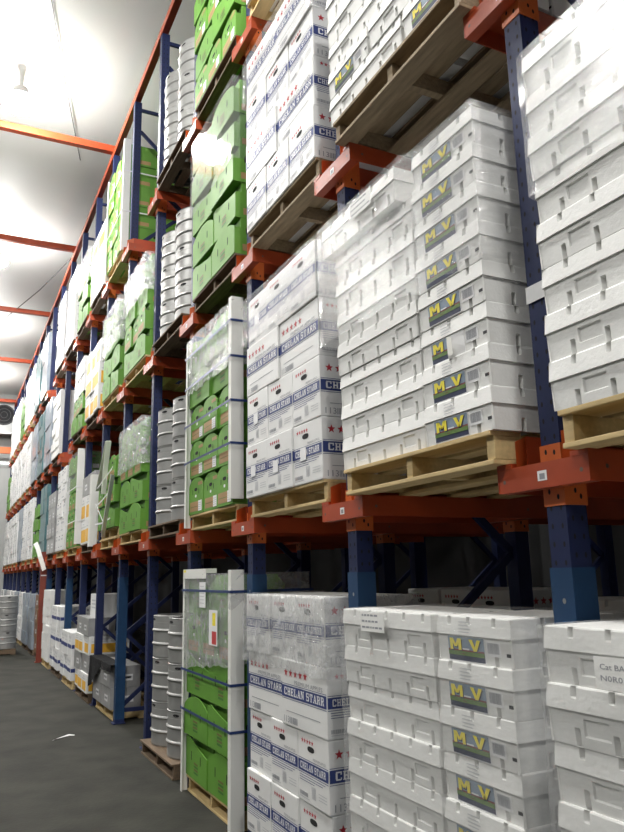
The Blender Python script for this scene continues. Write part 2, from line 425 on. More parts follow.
# ------------------------------------------------------------------ navy-banded apple cartons
CL, CW, CH = .556, .370, .352
def banded_carton():
    mb = MB(); L, W, h = CL, CW, CH
    mb.bbox(0, L, 0, W, 0, h, 'carton_white', .007)
    e = .0012
    faces = [((-e, W, 0), (0, -1, 0), W, True), ((0, -e, 0), (1, 0, 0), L, False), ((L + e, 0, 0), (0, 1, 0), W, True), ((L, W + e, 0), (-1, 0, 0), L, False)]
    for org, ux, w, end in faces:
        o2 = tuple(Vector(org) + Vector(ux).cross(Vector(PZ)) * .0006)
        o3 = tuple(Vector(org) + Vector(ux).cross(Vector(PZ)) * .0012)
        b0, b1 = (.150, .205) if end else (.150, .212)
        mb.rect(.004, w - .004, b0, b1, org, ux, PZ, 'navy_print')
        for y in (b0 - .010, b1 + .006): mb.rect(.004, w - .004, y, y + .003, org, ux, PZ, 'navy_print')
        slab(mb, 'CHELAN STARR', .03 if end else .035, b0 + .011, w - .06, b1 - b0 - .02, o2, ux, PZ, 'paper_white')
        if end:
            for k in range(5): star(mb, .060 + .031 * k, .305, .015, org, ux, PZ, 'red_print')
            oval(mb, .165, .272, .042, .015, org, ux, PZ, 'hole_black')
            put_text(mb, 'PREMIUM APPLES', .19, .222, .15, .013, org, ux, PZ, 'grey_print')
            for k, q_ in enumerate((.33, .30, .20)): mb.rect(.02, q_, .128 - k * .012, .131 - k * .012, org, ux, PZ, 'navy_print')
            for k in range(3): mb.rect(.25, .345, .075 - k * .014, .079 - k * .014, org, ux, PZ, 'pale_print')
            barcode(mb, .165, .035, .05, .06, org, ux, PZ, 'pale_print', 7)
            mb.rect(.02, .14, .02, .024, org, ux, PZ, 'pale_print'); barcode(mb, .02, .03, .1, .02, org, ux, PZ, 'grey_print', 12)
        else:
            for k in range(5): star(mb, .06 + .062 * k, .282, .026, org, ux, PZ, 'red_print')
            put_text(mb, 'PREMIUM APPLES', .17, .226, .34, .022, org, ux, PZ, 'grey_print')
            mb.rect(.06, .48, .075, .079, org, ux, PZ, 'grey_print')
            put_text(mb, '113', .03, .016, .07, .035, org, ux, PZ, 'grey_print'); barcode(mb, .105, .016, .1, .035, org, ux, PZ, 'grey_print', 8)
    mb.rect(.004, L - .004, -.03, .03, (0, W / 2, h + .0008), (1, 0, 0), (0, 1, 0), 'carton_cream')
    return mb.mesh('apple_carton')
BANDED = banded_carton()
def tape_mesh():
    mb = MB(); mb.box(-.0012, 0, -.075, 0, 0, .075, 'paper_white'); return mb.mesh('paper_patch')
PATCH = tape_mesh()
def carton(name, me, x, y, z, label, group, cat='carton', rz=0.):
    o = ob(name, me, None, (x, y, z), rz); tag(o, label, cat, group); return o
def three_two(b, l, rows, name, me, look, L, W, h, xf=-.07, group='', base=None, back=False, patches=False, cat='carton', yb=None, words=None):
    """rows: 3 = short ends to the aisle, three across; 2 = long sides, two across. me long axis along x"""
    z = (ZB[l] + PH) if base is None else base
    yb = S * b + .12 if yb is None else yb; n = len(rows); span = 1.12
    for k, c in enumerate(rows):
        for i in range(c):
            pitch = span / c; dx = R_(-.012, .012); da = R_(-.012, .012)
            lk = look[k] if isinstance(look, (list, tuple)) else look
            lab = f"{lk}{' in rear' if back else ''}, {col_words(i, c)}, {row_words(k, n)}, {words or where(b, l)}"
            if c == 3:
                o = carton(name, me, xf + dx, yb + i * pitch + (pitch - W) / 2, z + k * h, lab, group, cat, da)
                if patches and (k == 0 or i == 2):
                    p = ob('paper_patch', PATCH, o, (-.0035, .27 if k == 0 else .24, .135 - .02 * (i % 2))); p['label'] = 'white paper patch'
            else:
                # turned a quarter: long axis along y
                carton(name, me, xf + W + dx, yb + i * pitch + (pitch - L) / 2, z + k * h, lab, group, cat, PI / 2 + da)

# ------------------------------------------------------------------ green produce cartons
def green_carton(end, swoosh=False):
    """long axis along x; printed arched panels on the ends (end=True) or on the long sides"""
    mb = MB(); L, W, h = CL, CW, .304; g = 'green_carton'
    ex = 3.0 if end else 2.2
    def arch(org, ux, nrm, w, dip, shape):
        o = Vector(org); a = Vector(ux); n = Vector(nrm); K = 14; V = []
        for k in range(K + 1):
            t = k / K; s_ = abs(2 * t - 1)
            zt = h - .002 - dip * (s_ ** ex if shape else (abs(t - .12) / .88) ** .75 * 1.25)
            for zz in (.004, zt):
                for d in (0, .007): V.append(o + a * (t * w) + Vector((0, 0, zz)) + n * d)
        Fc = []
        for k in range(K):
            i = k * 4; j = i + 4
            Fc += [(i + 1, j + 1, j + 3, i + 3), (i, i + 2, j + 2, j), (i + 2, i + 3, j + 3, j + 2), (i, j, j + 1, i + 1)]
        Fc += [(0, 1, 3, 2), (K * 4, K * 4 + 2, K * 4 + 3, K * 4 + 1)]
        mb.mesh_in(V, Fc, g)
    ins = .045
    if end:
        mb.box(ins, L - ins, 0, W, 0, h, g)
        for sx in (0, 1):
            x = 0 if sx == 0 else L
            mb.box(0 if sx == 0 else L - ins, ins if sx == 0 else L, 0, W, 0, .10, g)
            for y in (0, W - .008): mb.box(0 if sx == 0 else L - ins, ins if sx == 0 else L, y, y + .008, .10, h * .72, g)
            arch((x, W, 0) if sx == 0 else (x, 0, 0), (0, -1, 0) if sx == 0 else (0, 1, 0), (-1, 0, 0) if sx == 0 else (1, 0, 0), W, .062, True)
        specs = [((-.0085, W, 0), (0, -1, 0)), ((L + .0085, 0, 0), (0, 1, 0))]
        for org, ux in specs:
            oval(mb, .185, .205, .040, .014, org, ux, PZ, 'hole_black'); 
            for x in (.105, .262): oval(mb, x, .185, .006, .022, org, ux, PZ, 'hole_black', p=4)
            oval(mb, .185, .150, .020, .012, org, ux, PZ, 'paper_white')
            mb.rect(.04, .30, .025, .105, org, ux, PZ, 'tan_print'); mb.rect(.05, .29, .06, .066, org, ux, PZ, 'green_print')
            mb.rect(.24, .35, .235, .262, org, ux, PZ, 'tan_print')
        # plain long sides with a hole and slots
        for org, ux in (((0, -.0008, 0), (1, 0, 0)), ((L, W + .0008, 0), (-1, 0, 0))):
            oval(mb, .12, .20, .014, .030, org, ux, PZ, 'hole_black'); oval(mb, .42, .2, .014, .030, org, ux, PZ, 'hole_black')
            mb.rect(.17, .33, .03, .085, org, ux, PZ, 'tan_print')
            mb.rect(.0, L, .0, .004, org, ux, PZ, 'green_print')
    else:
        mb.box(0, L, ins, W - ins, 0, h, g)
        for sy in (0, 1):
            y0, y1 = (0, ins) if sy == 0 else (W - ins, W)
            mb.box(0, L, y0, y1, 0, .10, g)
            for x in (0, L - .008): mb.box(x, x + .008, y0, y1, .10, h * .72, g)
            arch((0, 0, 0) if sy == 0 else (L, W, 0), (1, 0, 0) if sy == 0 else (-1, 0, 0), (0, -1, 0) if sy == 0 else (0, 1, 0), L, .075, not swoosh)
            org, ux = ((0, -.0085, 0), (1, 0, 0)) if sy == 0 else ((L, W + .0085, 0), (-1, 0, 0))
            for x in (.16, .40): oval(mb, x, .165, .008, .034, org, ux, PZ, 'hole_black', p=4)
            for k in range(4): mb.rect(.225, .335, .05 + k * .022, .064 + k * .022, org, ux, PZ, 'brown_print' if k % 2 else 'green_print')
        for org, ux in (((-.0008, W, 0), (0, -1, 0)), ((L + .0008, 0, 0), (0, 1, 0))):
            oval(mb, .10, .20, .012, .028, org, ux, PZ, 'hole_black')
            mb.rect(.06, .17, .03, .085, org, ux, PZ, 'tan_print'); mb.rect(.20, .30, .03, .10, org, ux, PZ, 'paper_white')
            mb.rect(.16, .24, .21, .24, org, ux, PZ, 'tan_print')
    return mb.mesh('produce_carton')
GREEN_E, GREEN_S, GREEN_W = green_carton(True), green_carton(False), green_carton(False, True)
def glabel_mesh():
    mb = MB(); mb.box(-.0012, 0, -.085, 0, 0, .085, 'paper_white')
    for k in range(4): mb.rect(.008, .075, .014 + k * .016, .020 + k * .016, (-.0018, 0, 0), (0, -1, 0), PZ, 'pale_print')
    return mb.mesh('paper_label')
GLABEL = glabel_mesh()
GH = .308
def green_stack(b, l, rows, xf=-.05, labels=False, base=None, yb=None, dz=0., look='green produce carton'):
    z = (ZB[l] + PH if base is None else base) + dz; yb = S * b + .12 if yb is None else yb; n = len(rows)
    for k, c in enumerate(rows):
        for i in range(c):
            pitch = 1.12 / c; dx = R_(-.012, .012); da = R_(-.02, .02)
            lab = f"{look}, {col_words(i, c)}, {row_words(k, n)}, {where(b, l)}"
            if c == 3:
                o = carton('produce_carton', GREEN_E, xf + dx, yb + i * pitch + (pitch - CW) / 2, z + k * GH, lab, 'green cartons, ' + where(b, l), rz=da)
                if labels: p = ob('paper_label', GLABEL, o, (-.0092, .115, .022)); p['label'] = 'white paper label'
            else:
                o = carton('produce_carton', GREEN_W if (k + i + b) % 2 else GREEN_S, xf + CW + dx, yb + i * pitch + (pitch - CL) / 2, z + k * GH, lab, 'green cartons, ' + where(b, l), rz=PI / 2 + da)
    return z + n * GH

# ------------------------------------------------------------------ beer kegs
KH = .39
def keg_meshes():
    r = .272; h = KH
    body = MB(); e = .016
    prof = [(.21, .03), (r - .03, .035), (r - .006, .055), (r - .006, .112), (r + .002, .120), (r + .006, .128), (r + .002, .136), (r - .006, .144), (r - .006, .236), (r + .002, .244), (r + .006, .252), (r + .002, .260), (r - .006, .268), (r - .006, .325), (r - .03, .345), (.12, .360), (.04, .362), (.04, .372), (.0, .372)]
    body.lathe(prof, 'keg_steel', 30, split=True)
    top = MB(); top.lathe([(r - .02, .318), (r - .006, .328), (r - .006, .376), (r - .002, .384), (r - .010, h - .002), (r - .024, .384), (r - .022, .34)], 'keg_steel', 30, split=True)
    for a in (PI + .25, PI / 2 + .25, .25, -PI / 2 + .25):
        V = [Vector((math.cos(a + .15 * math.cos(u)), math.sin(a + .15 * math.cos(u)), 0)) * (r - .0045) + Vector((0, 0, .352 + .012 * math.sin(u))) for u in [2 * PI * k / 12 for k in range(12)]]
        top.mesh_in(V, [tuple(range(12))], 'hole_black')
    bot = MB(); bot.lathe([(r - .03, .06), (r - .006, .056), (r - .006, .012), (r - .012, 0), (r - .024, .004), (r - .02, .04)], 'keg_steel', 30, split=True)
    return body.mesh('barrel', True), top.mesh('handle_collar', True), bot.mesh('base_ring', True)
KEG = keg_meshes()
def keg(x, y, z, label, group):
    t = empty('beer_keg', (x, y, z), R_(-.3, .3)); tag(t, label, 'keg', group)
    for n, m in zip(('barrel', 'handle_collar', 'base_ring'), KEG): ob(n, m, t)
    return t
def keg_stack(b, l, xf=-.05):
    base = ZB[l] + PH
    for k in range(3):
        for r_ in range(2):
            for i in range(2):
                lab = f"steel beer keg, {'rear' if r_ else 'front'} {('right', 'left')[i]}, {('bottom', 'middle', 'top')[k]} tier, {where(b, l)}"
                keg(xf + .28 + r_ * .56, S * b + .12 + .28 + i * .56, base + k * KH, lab, f"steel kegs, {where(b, l)}")

# ------------------------------------------------------------------ other cartons
def yellow_carton(h=.36):
    mb = MB(); L, W = CL, CW
    mb.bbox(0, L, 0, W, 0, h, 'carton_white', .006)
    for org, ux, w in (((-.001, W, 0), (0, -1, 0), W), ((0, -.001, 0), (1, 0, 0), L), ((L, W + .001, 0), (-1, 0, 0), L)):
        mb.rect(.035, w - .035, .03, h * .60, org, ux, PZ, 'yellow_print')
        mb.rect(.04, w - .1, h * .69, h * .73, org, ux, PZ, 'pale_print')
        mb.rect(w * .3, w * .55, h * .81, h * .86, org, ux, PZ, 'pale_print')
    return mb.mesh('fruit_carton')
YELLOW, YELLOWL = yellow_carton(), yellow_carton(.25)
def plain_carton(name, h, m, extra=None):
    mb = MB(); mb.bbox(0, CL, 0, CW, 0, h, m, .006)
    for org, ux, w in (((-.001, CW, 0), (0, -1, 0), CW), ((0, -.001, 0), (1, 0, 0), CL), ((CL, CW + .001, 0), (-1, 0, 0), CL)):
        if extra == 'blue':
            mb.rect(.004, w - .004, h * .34, h * .50, org, ux, PZ, 'navy_print')
            for x in (.1, w - .1): oval(mb, x, h * .8, .018, .022, org, ux, PZ, 'grey_print')
            mb.rect(.1, w - .1, h * .62, h * .66, org, ux, PZ, 'pale_print')
        elif extra == 'text':
            mb.rect(.05, w * .7, h * .6, h * .72, org, ux, PZ, 'pale_print'); oval(mb, w / 2, h * .85, .04, .012, org, ux, PZ, 'hole_black')
            mb.rect(.05, w * .5, h * .2, h * .24, org, ux, PZ, 'grey_print')
        elif extra == 'label':
            mb.rect(w * .4, w * .75, h * .3, h * .6, org, ux, PZ, 'paper_white'); mb.rect(w * .44, w * .7, h * .4, h * .5, org, ux, PZ, 'grey_print')
    return mb.mesh(name)
BLUEB = plain_carton('banded_carton', .352, 'carton_white', 'blue')
WHITE = plain_carton('white_carton', .30, 'carton_white', 'text')
FOAMY = plain_carton('white_carton', .165, 'foam', None)
GREYW = plain_carton('wrapped_carton', .30, 'grey_wrapped', 'label')
BLUEW = plain_carton('wrapped_carton', .30, 'blue_wrapped', None)
TEALW = plain_carton('wrapped_carton', .30, 'teal_wrapped', None)
BROWNW = plain_carton('wrapped_carton', .30, 'brown_wrapped', 'label')
GREYL = plain_carton('wrapped_carton', .245, 'grey_wrapped', 'label')
TANC = plain_carton('brown_carton', .33, 'tan_carton', None)

# ------------------------------------------------------------------ pallets
def pallet_parts(wood):
    W, D = 1.12, 1.0
    P = {}
    m = MB(); m.bbox(-.02, .13, 0, W, .107, PH, wood, .003); P['wide'] = m.mesh('deck_board')
    m = MB(); m.bbox(0, .10, 0, W, .107, PH, wood, .003); P['deck'] = m.mesh('deck_board')
    m = MB(); m.bbox(0, D - .02, -.022, .022, .018, .107, wood, .003); P['str'] = m.mesh('stringer')
    m = MB(); m.bbox(0, .11, 0, W, 0, .018, wood, .003); P['bot'] = m.mesh('bottom_board')
    a = MB()
    for x in (-.02, .18, .36, .54, .72, .87): a.box(x, x + .11, 0, W, .107, PH, wood)
    for y in (.022, W / 2, W - .022): a.box(0, D - .02, y - .022, y + .022, .018, .107, wood)
    for x in (-.01, .435, .88): a.box(x, x + .10, 0, W, 0, .018, wood)
    P['all'] = a.mesh('pallet')
    return P
PAL = {w: pallet_parts(w) for w in ('wood_new', 'wood_grey', 'wood_dark')}
WORD = {'wood_new': 'pale new wooden pallet', 'wood_grey': 'weathered wooden pallet', 'wood_dark': 'dark stained wooden pallet'}
def pallet(x, y, z, wood, label, near=True, rz=0.):
    P = PAL[wood]
    if not near:
        o = ob('wooden_pallet', P['all'], None, (x, y, z), rz); return tag(o, label, 'pallet', 'wooden pallets')
    t = empty('wooden_pallet', (x, y, z), rz); tag(t, label, 'pallet', 'wooden pallets')
    ob('deck_board', P['wide'], t)
    for xx in (.18, .35, .52, .69, .86): ob('deck_board', P['deck'], t, (xx, 0, 0))
    for yy in (.022, .56, 1.098): ob('stringer', P['str'], t, (0, yy, 0))
    for xx in (-.01, .30, .60, .87): ob('bottom_board', P['bot'], t, (xx, 0, 0))
    return t
def bay_pallet(b, l, wood, xf=-.06, near=True, under='', yb=None):
    return pallet(xf + .02, S * b + .12 if yb is None else yb, ZB[l], wood, f"{WORD[wood]} under {under}, {where(b, l)}", near)

# ------------------------------------------------------------------ film, straps, edge boards
def wrap(xf, y0, y1, z0, z1, matn, label, depth=.6, amp=.006, top=False, slant=0., step=None, name='stretch_film', group='clear stretch film'):
    mb = MB(); ny, nz, nx = 22, max(6, int((z1 - z0) / .07)), 8
    rnd = random.Random(hash((round(xf, 3), round(y0, 3), round(z0, 3))) & 0xffff)
    if step is None: step = (xf, y0)
    fx = lambda y: xf if y > step[1] else step[0]
    path = [(xf + depth * (1 - i / nx), y1, 0) for i in range(nx)] + [(fx(y1 + (y0 - y1) * i / ny), y1 + (y0 - y1) * i / ny, 1) for i in range(ny + 1)] + [(xf + depth * (i + 1) / nx, y0, 0) for i in range(nx)]
    path = path[:nx + ny + 1] + [(step[0] + (x - xf) * 1., y, f) for x, y, f in path[nx + ny + 1:]]
    V = []
    for j in range(nz + 1):
        for (x, y, f) in path:
            low = slant * (y - y0) / (y1 - y0)
            z = z0 + low + (z1 - z0 - low) * j / nz
            dx, dy = rnd.uniform(-amp, amp), rnd.uniform(-amp, amp)
            if j == 0: z += rnd.uniform(-.012, .012)
            V.append((x + (dx - amp * .3 if f else 0), y + (0 if f and y0 < y < y1 else (-abs(dy) if y <= y0 else abs(dy))), z))
    w = len(path); Fc = [(j * w + i, j * w + i + 1, (j + 1) * w + i + 1, (j + 1) * w + i) for j in range(nz) for i in range(w - 1)]
    mb.mesh_in(V, Fc, matn)
    if top:
        mb.face([(step[0], y0, z1 + .001), (xf + depth, y0, z1 + .001), (xf + depth, y1, z1 + .001), (xf, y1, z1 + .001)], matn)
    o = ob(name, mb.mesh(name, True)); tag(o, label, 'stretch film', group); return o
def edge_board(x, y, z0, z1, label, w=.085, near=True, lean=0.):
    """L-section cardboard edge protector; corner at (x,y); near: wraps the near (-y) side"""
    mb = MB(); s_ = 1 if near else -1; t = .006
    mb.box(0, w, -t if near else 0, 0 if near else t, 0, z1 - z0, 'board_white')
    mb.box(-t, 0, -t if near else -w * .6, w * .6 if near else t, 0, z1 - z0, 'board_white')
    o = ob('edge_board', mb, None, (x, y, z0)); o.rotation_euler = (lean, 0, 0)
    return tag(o, label, 'edge board', 'white edge boards')
def strap(xf, y0, y1, z, depth, m, label, w=.018, sag=.0, name='strap'):
    mb = MB(); t = .002; g = .010
    x0, x1, a, b = xf - g, xf + depth + g, y0 - g, y1 + g
    mb.box(x0 - t, x0, a, b, z - w / 2, z + w / 2, m); mb.box(x1, x1 + t, a, b, z - w / 2, z + w / 2, m)
    mb.box(x0 - t, x1 + t, a - t, a, z - w / 2, z + w / 2, m); mb.box(x0 - t, x1 + t, b, b + t, z - w / 2, z + w / 2, m)
    o = ob(name, mb); return tag(o, label, 'strap', 'packing straps')

# ------------------------------------------------------------------ rack
PD, PW = .095, .09                          # post depth (x) and width (y)
XS = (0., 1.05)                             # front and rear post of a frame
TOP = 8.12
def post_mesh(holes):
    mb = MB()
    mb.box(0, PD, -PW, 0, 0, TOP, 'blue_steel')
    if holes:
        z = .25
        while z < TOP - .1:
            for y in (-.068, -.022):
                oval(mb, -y, z, .0055, .010, (-.0006, 0, 0), (0, -1, 0), PZ, 'hole_black', 8, 2)
                oval(mb, (.028 if y < -.05 else .07), z + .025, .0055, .010, (0, -PW - .0006, 0), PX, PZ, 'hole_black', 8, 2)
            z += .062
    return mb.mesh('upright_post')
POST_N, POST_F = post_mesh(True), post_mesh(False)
def foot_mesh():
    mb = MB(); mb.box(-.03, PD + .02, -PW - .02, .02, 0, .012, 'blue_steel'); mb.box(-.006, PD + .006, -PW - .006, .006, .012, .05, 'blue_steel'); return mb.mesh('foot_plate')
FOOT = foot_mesh()
def guard_mesh():
    mb = MB(); mb.box(-.006, PD + .006, -PW - .006, .006, .05, 1.66, 'guard_blue')
    for z in (.4, 1.0, 1.55): oval(mb, .05, z, .008, .010, (-.0066, 0, 0), (0, -1, 0), PZ, 'bare_steel', 8, 2)
    return mb.mesh('post_guard')
GUARD = guard_mesh()
def sleeve_mesh():
    mb = MB(); mb.box(-.005, PD + .005, -PW - .005, .005, 0, .215, 'bright_orange')
    for y, z in ((-.025, .05), (-.065, .03), (-.025, .19), (-.065, .185)):
        oval(mb, -y, z, .006, .010, (-.0056, 0, 0), (0, -1, 0), PZ, 'hole_black', 8, 2)
        oval(mb, .03 + y * -.6, z, .006, .010, (0, -PW - .0056, 0), PX, PZ, 'hole_black', 8, 2)
    return mb.mesh('bracket_sleeve')
SLEEVE = sleeve_mesh()
def arm_mesh():
    mb = MB(); y0, y1 = -.045 - .215, -.045 + .215
    # channel section cantilever: web and two flanges
    mb.box(-.012, -.006, y0, y1, .06, .148, 'orange_steel'); mb.box(-.052, -.012, y0, y1, .142, .148, 'orange_steel'); mb.box(-.052, -.012, y0, y1, .06, .066, 'orange_steel')
    mb.box(-.058, -.052, y0, y1, .06, .148, 'orange_steel')
    mb.rect(.20, .245, .085, .12, (-.0586, y1, 0), (0, -1, 0), PZ, 'paper_white'); mb.rect(.21, .235, .09, .11, (-.0590, y1, 0), (0, -1, 0), PZ, 'grey_print')
    for y in (.03, .40): oval(mb, y, .1, .008, .008, (-.0588, y1, 0), (0, -1, 0), PZ, 'bolt_steel', 8, 2)
    return mb.mesh('bracket_arm')
ARM = arm_mesh()
def brace_mesh(z0, z1, x0=XS[0] + PD, x1=XS[1]):
    mb = MB(); mb.bar((x0, -PW / 2, z0), (x1, -PW / 2, z1), .03, .045, 'blue_steel'); return mb.mesh('brace')
zz = [.14, 1.0, 1.75, 2.6, 3.45, 4.3, 5.15, 6.0, 6.85, 7.7]
BRACES = [brace_mesh(.14, .14), brace_mesh(8.03, 8.03)] + [brace_mesh(zz[k] if k % 2 else zz[k + 1], zz[k + 1] if k % 2 else zz[k]) for k in range(len(zz) - 1)] + [brace_mesh(.2, 1.0)]
def rack_frame(n):
    t = empty('rack_frame', (0, S * n, 0))
    nm = 'blue perforated rack frame with orange brackets, ' + ('nearest and rightmost' if n == 0 else ORD[n + 1] + ' from the right')
    tag(t, nm, 'rack frame', 'blue rack frames')
    for k, x in enumerate(XS):
        ob('upright_post', POST_N if n < 6 and k == 0 else POST_F, t, (x, 0, 0)); ob('foot_plate', FOOT, t, (x, 0, 0))
        for h in H:
            a = ob('bracket_arm', ARM, t, (x, 0, h)); ob('bracket_sleeve', SLEEVE, a)
    if n in (0, 1, 2, 5, 8, 10): g = ob('post_guard', GUARD, t); g['label'] = 'lighter blue post guard'
    for b in BRACES: ob('brace', b, t)
for n in range(-1, NB + 1): 
    if n >= 0: rack_frame(n)
def rail_mesh(left):
    """rail on the left(+y) edge or right(-y) edge of a bay; x from -.06 to 2.4; y=0 at the shelf's outer edge"""
    mb = MB(); s_ = 1 if not left else -1; x0, x1 = -.06, 2.3
    def bx(ya, yb, za, zb, xa=x0): mb.box(xa, x1, min(ya * s_, yb * s_), max(ya * s_, yb * s_), za, zb, 'orange_steel')
    bx(0, .072, .148, .165); bx(.072, .077, .062, .165)
    bx(-.004, 0, .148, .27, .02)
    mb.mesh_in([(x0, -.03 * s_, .148), (x0, -.03 * s_, .24), (.02, 0, .27), (.02, 0, .148)], [(0, 1, 2, 3), (3, 2, 1, 0)], 'bright_orange')
    for x in (0.02, 1.0, 2.0): oval(mb, x if s_ < 0 else -x, .11, .008, .008, (0, .0776 * s_, 0), (1, 0, 0) if s_ < 0 else (-1, 0, 0), PZ, 'bolt_steel', 8, 2)
    return mb.mesh('pallet_rail')
RAIL = {False: rail_mesh(False), True: rail_mesh(True)}
for b in range(-1, NB):
    for l in (1, 2, 3):
        if l == 3 and b < 1: continue
        for left in (False, True):
            if b == -1 and not left: continue
            y = S * b + .098 if not left else S * (b + 1) - .188
            o = ob('pallet_rail', RAIL[left], None, (0, y, H[l - 1]))
            tag(o, f"orange steel pallet rail, {'left' if left else 'right'} side, {where(b, l)}", 'rail', 'orange pallet rails')
# posts of the second, deeper frames glimpsed in the dark under the lowest shelf
for n in range(0, 6):
    t = empty('rack_frame', (2.3, S * n, 0)); tag(t, f"dark rear blue rack frame deep inside, behind the {ORD[n + 1]} front frame", 'rack frame', 'rear rack frames')
    for x in XS: ob('upright_post', POST_F, t, (x, 0, 0))
    for b_ in BRACES[:6]: ob('brace', b_, t)
# top beam and ties across the aisle
for k, (ya, yb) in enumerate(((-.6, 8.74), (8.76, 17.40), (17.42, NB * S + .1))):
    mb = MB(); mb.box(-.005, .075, ya, yb, TOP, TOP + .10, 'orange_steel')
    tag(ob('top_beam', mb), ('orange beam along rack top, nearest length', 'orange beam along rack top, middle length', 'orange beam along rack top, farthest length')[k], 'beam', 'rack top beams')
TIES = (8.75, 12.7, 16.9, 21.5, 27.2)
for k, y in enumerate(TIES):
    mb = MB(); mb.box(-10.4, .075, y - .05, y + .05, TOP + .1, TOP + .21, 'orange_steel')
    tag(ob('tie_beam', mb), 'orange overhead tie beam across the aisle, ' + ('nearest', 'second nearest', 'third nearest', 'fourth nearest', 'farthest')[k], 'beam', 'overhead tie beams')

# ------------------------------------------------------------------ loads
def cap(b): return S * b + .12
# rightmost bay and the sticker crates beside it
for l, n in ((0, 8), (1, 8), (2, 3)):
    sh, xg = (.04, -.22) if l == 0 else (0, -.13)
    t = bay_pallet(-1, l, 'wood_new' if l == 1 else 'wood_grey', xg, True, 'foam crates', yb=-1.34 + sh)
    if l == 0: t.scale.z = FZ
    foam_stack(-1, l, n, xg, y0=-.205 + sh - LW - RW - .026)
bay_pallet(0, 0, 'wood_grey', -.13, True, 'sticker-fronted foam crates').scale.z = FZ; foam_stack(0, 0, 8)
bay_pallet(0, 1, 'wood_new', -.13, True, 'sticker-fronted foam crates'); foam_stack(0, 1, 8, fancy=True)
bay_pallet(0, 2, 'wood_grey', -.13, True, 'sticker-fronted foam crates'); foam_stack(0, 2, 6, mirror=(1,))
# rear floor pallets of the same bays, tops just visible
for b in (-1, 0):
    t = pallet(1.2, cap(b) if b == 0 else -1.34, 0, 'wood_dark', f"{WORD['wood_dark']} of rear row, floor, {bay_words(b)}", False); t.scale.z = FZ
    foam_stack(b, 0, 8, 1.2, y0=(None if b == 0 else -.205 - LW - RW - .026), back=True)
for b in (-1, 0):
    for l in (1, 2): foam_stack(b, l, 8 if l == 1 else (6 if b == 0 else 3), .385, y0=(None if b == 0 else -.205 - LW - RW - .026), back=True)  # unseen second rows on the shelves, added to stop light falling behind the stacks
# apple cartons
AP = 'navy-banded white carton'
bay_pallet(1, 0, 'wood_grey', -.07, True, 'navy-banded cartons'); three_two(1, 0, (3, 3, 2, 3), 'apple_carton', BANDED, AP, CL, CW, CH, -.08, 'apple cartons, ' + where(1, 0))
bay_pallet(1, 1, 'wood_new', -.07, True, 'navy-banded cartons'); three_two(1, 1, (3, 3, 2, 3), 'apple_carton', BANDED, AP, CL, CW, CH, -.08, 'apple cartons, ' + where(1, 1), patches=True)
bay_pallet(1, 2, 'wood_grey', -.07, True, 'navy-banded cartons'); three_two(1, 2, (3, 2, 3, 2), 'apple_carton', BANDED, AP, CL, CW, CH, -.08, 'apple cartons, ' + where(1, 2))
bay_pallet(1, 3, 'wood_new', -.07, True, 'navy-banded cartons'); three_two(1, 3, (3,), 'apple_carton', BANDED, AP, CL, CW, CH, -.08, 'apple cartons, ' + where(1, 3))
pallet(1.2, cap(1), 0, 'wood_dark', f"{WORD['wood_dark']} of rear row, floor, {bay_words(1)}", False)
three_two(1, 0, (3, 3, 2, 3), 'apple_carton', BANDED, AP, CL, CW, CH, 1.18, 'apple cartons, rear row', back=True)
for l in (1, 2): three_two(1, l, (3, 3, 2, 3) if l == 1 else (3, 2, 3, 2), 'apple_carton', BANDED, AP, CL, CW, CH, .50, 'apple cartons in rear, ' + where(1, l), back=True)  # unseen rear cartons, added to block light from the floor behind
# green cartons
for l, w in ((0, 'wood_new'), (1, 'wood_new'), (2, 'wood_dark'), (3, 'wood_dark')): bay_pallet(2, l, w, -.05, True, 'green cartons')
green_stack(2, 0, (2, 2, 2, 3, 2), labels=False); green_stack(2, 1, (3, 3, 3, 2, 2), labels=True)
green_stack(2, 2, (2, 2, 2, 2, 2), labels=True); green_stack(2, 3, (3, 2, 3, 2, 2), labels=True)
# kegs
for l in range(4): bay_pallet(3, l, 'wood_dark', -.06 if l else -.08, True, 'kegs'); keg_stack(3, l)
# fourth post onward
bay_pallet(4, 1, 'wood_new', -.05, True, 'green cartons'); green_stack(4, 1, (2, 2, 3, 2))
bay_pallet(4, 2, 'wood_new', -.05, True, 'green cartons'); green_stack(4, 2, (2, 3, 2, 2))
pallet(1.2, cap(4), 0, 'wood_dark', f"{WORD['wood_dark']} of rear row, floor, {bay_words(4)}", False)
three_two(4, 0, (2, 2, 3, 3), 'brown_carton', TANC, 'brown carton', CL, CW, .33, 1.2, 'brown cartons, rear row', back=True)
pallet(.02, cap(5), 0, 'wood_new', f"pale new wooden pallet under low grey cartons, {where(5, 0)}")
three_two(5, 0, (2, 2), 'wrapped_carton', GREYL, 'grey film-wrapped carton', CL, CW, .245, -.03, 'grey cartons, ' + where(5, 0))
pallet(1.2, cap(5), 0, 'wood_dark', f"{WORD['wood_dark']} of rear row, floor, {bay_words(5)}", False)
three_two(5, 0, (2, 2, 2, 2), 'wrapped_carton', GREYW, 'grey film-wrapped carton', CL, CW, .30, 1.2, 'grey cartons, rear row', back=True)
pallet(.0, cap(5), ZB[1], 'wood_new', f"lower of two doubled pale pallets, {where(5, 1)}")
pallet(.01, cap(5) + .02, ZB[1] + PH, 'wood_new', f"upper of two doubled pale pallets, {where(5, 1)}")
green_stack(5, 1, (2, 3, 3), base=ZB[1] + 2 * PH)
bay_pallet(5, 2, 'wood_new', -.05, True, 'green cartons'); green_stack(5, 2, (2, 2, 2, 2))
bay_pallet(5, 3, 'wood_new', -.05, True, 'strapped green cartons'); green_stack(5, 3, (3, 3, 3, 3, 3), labels=True)
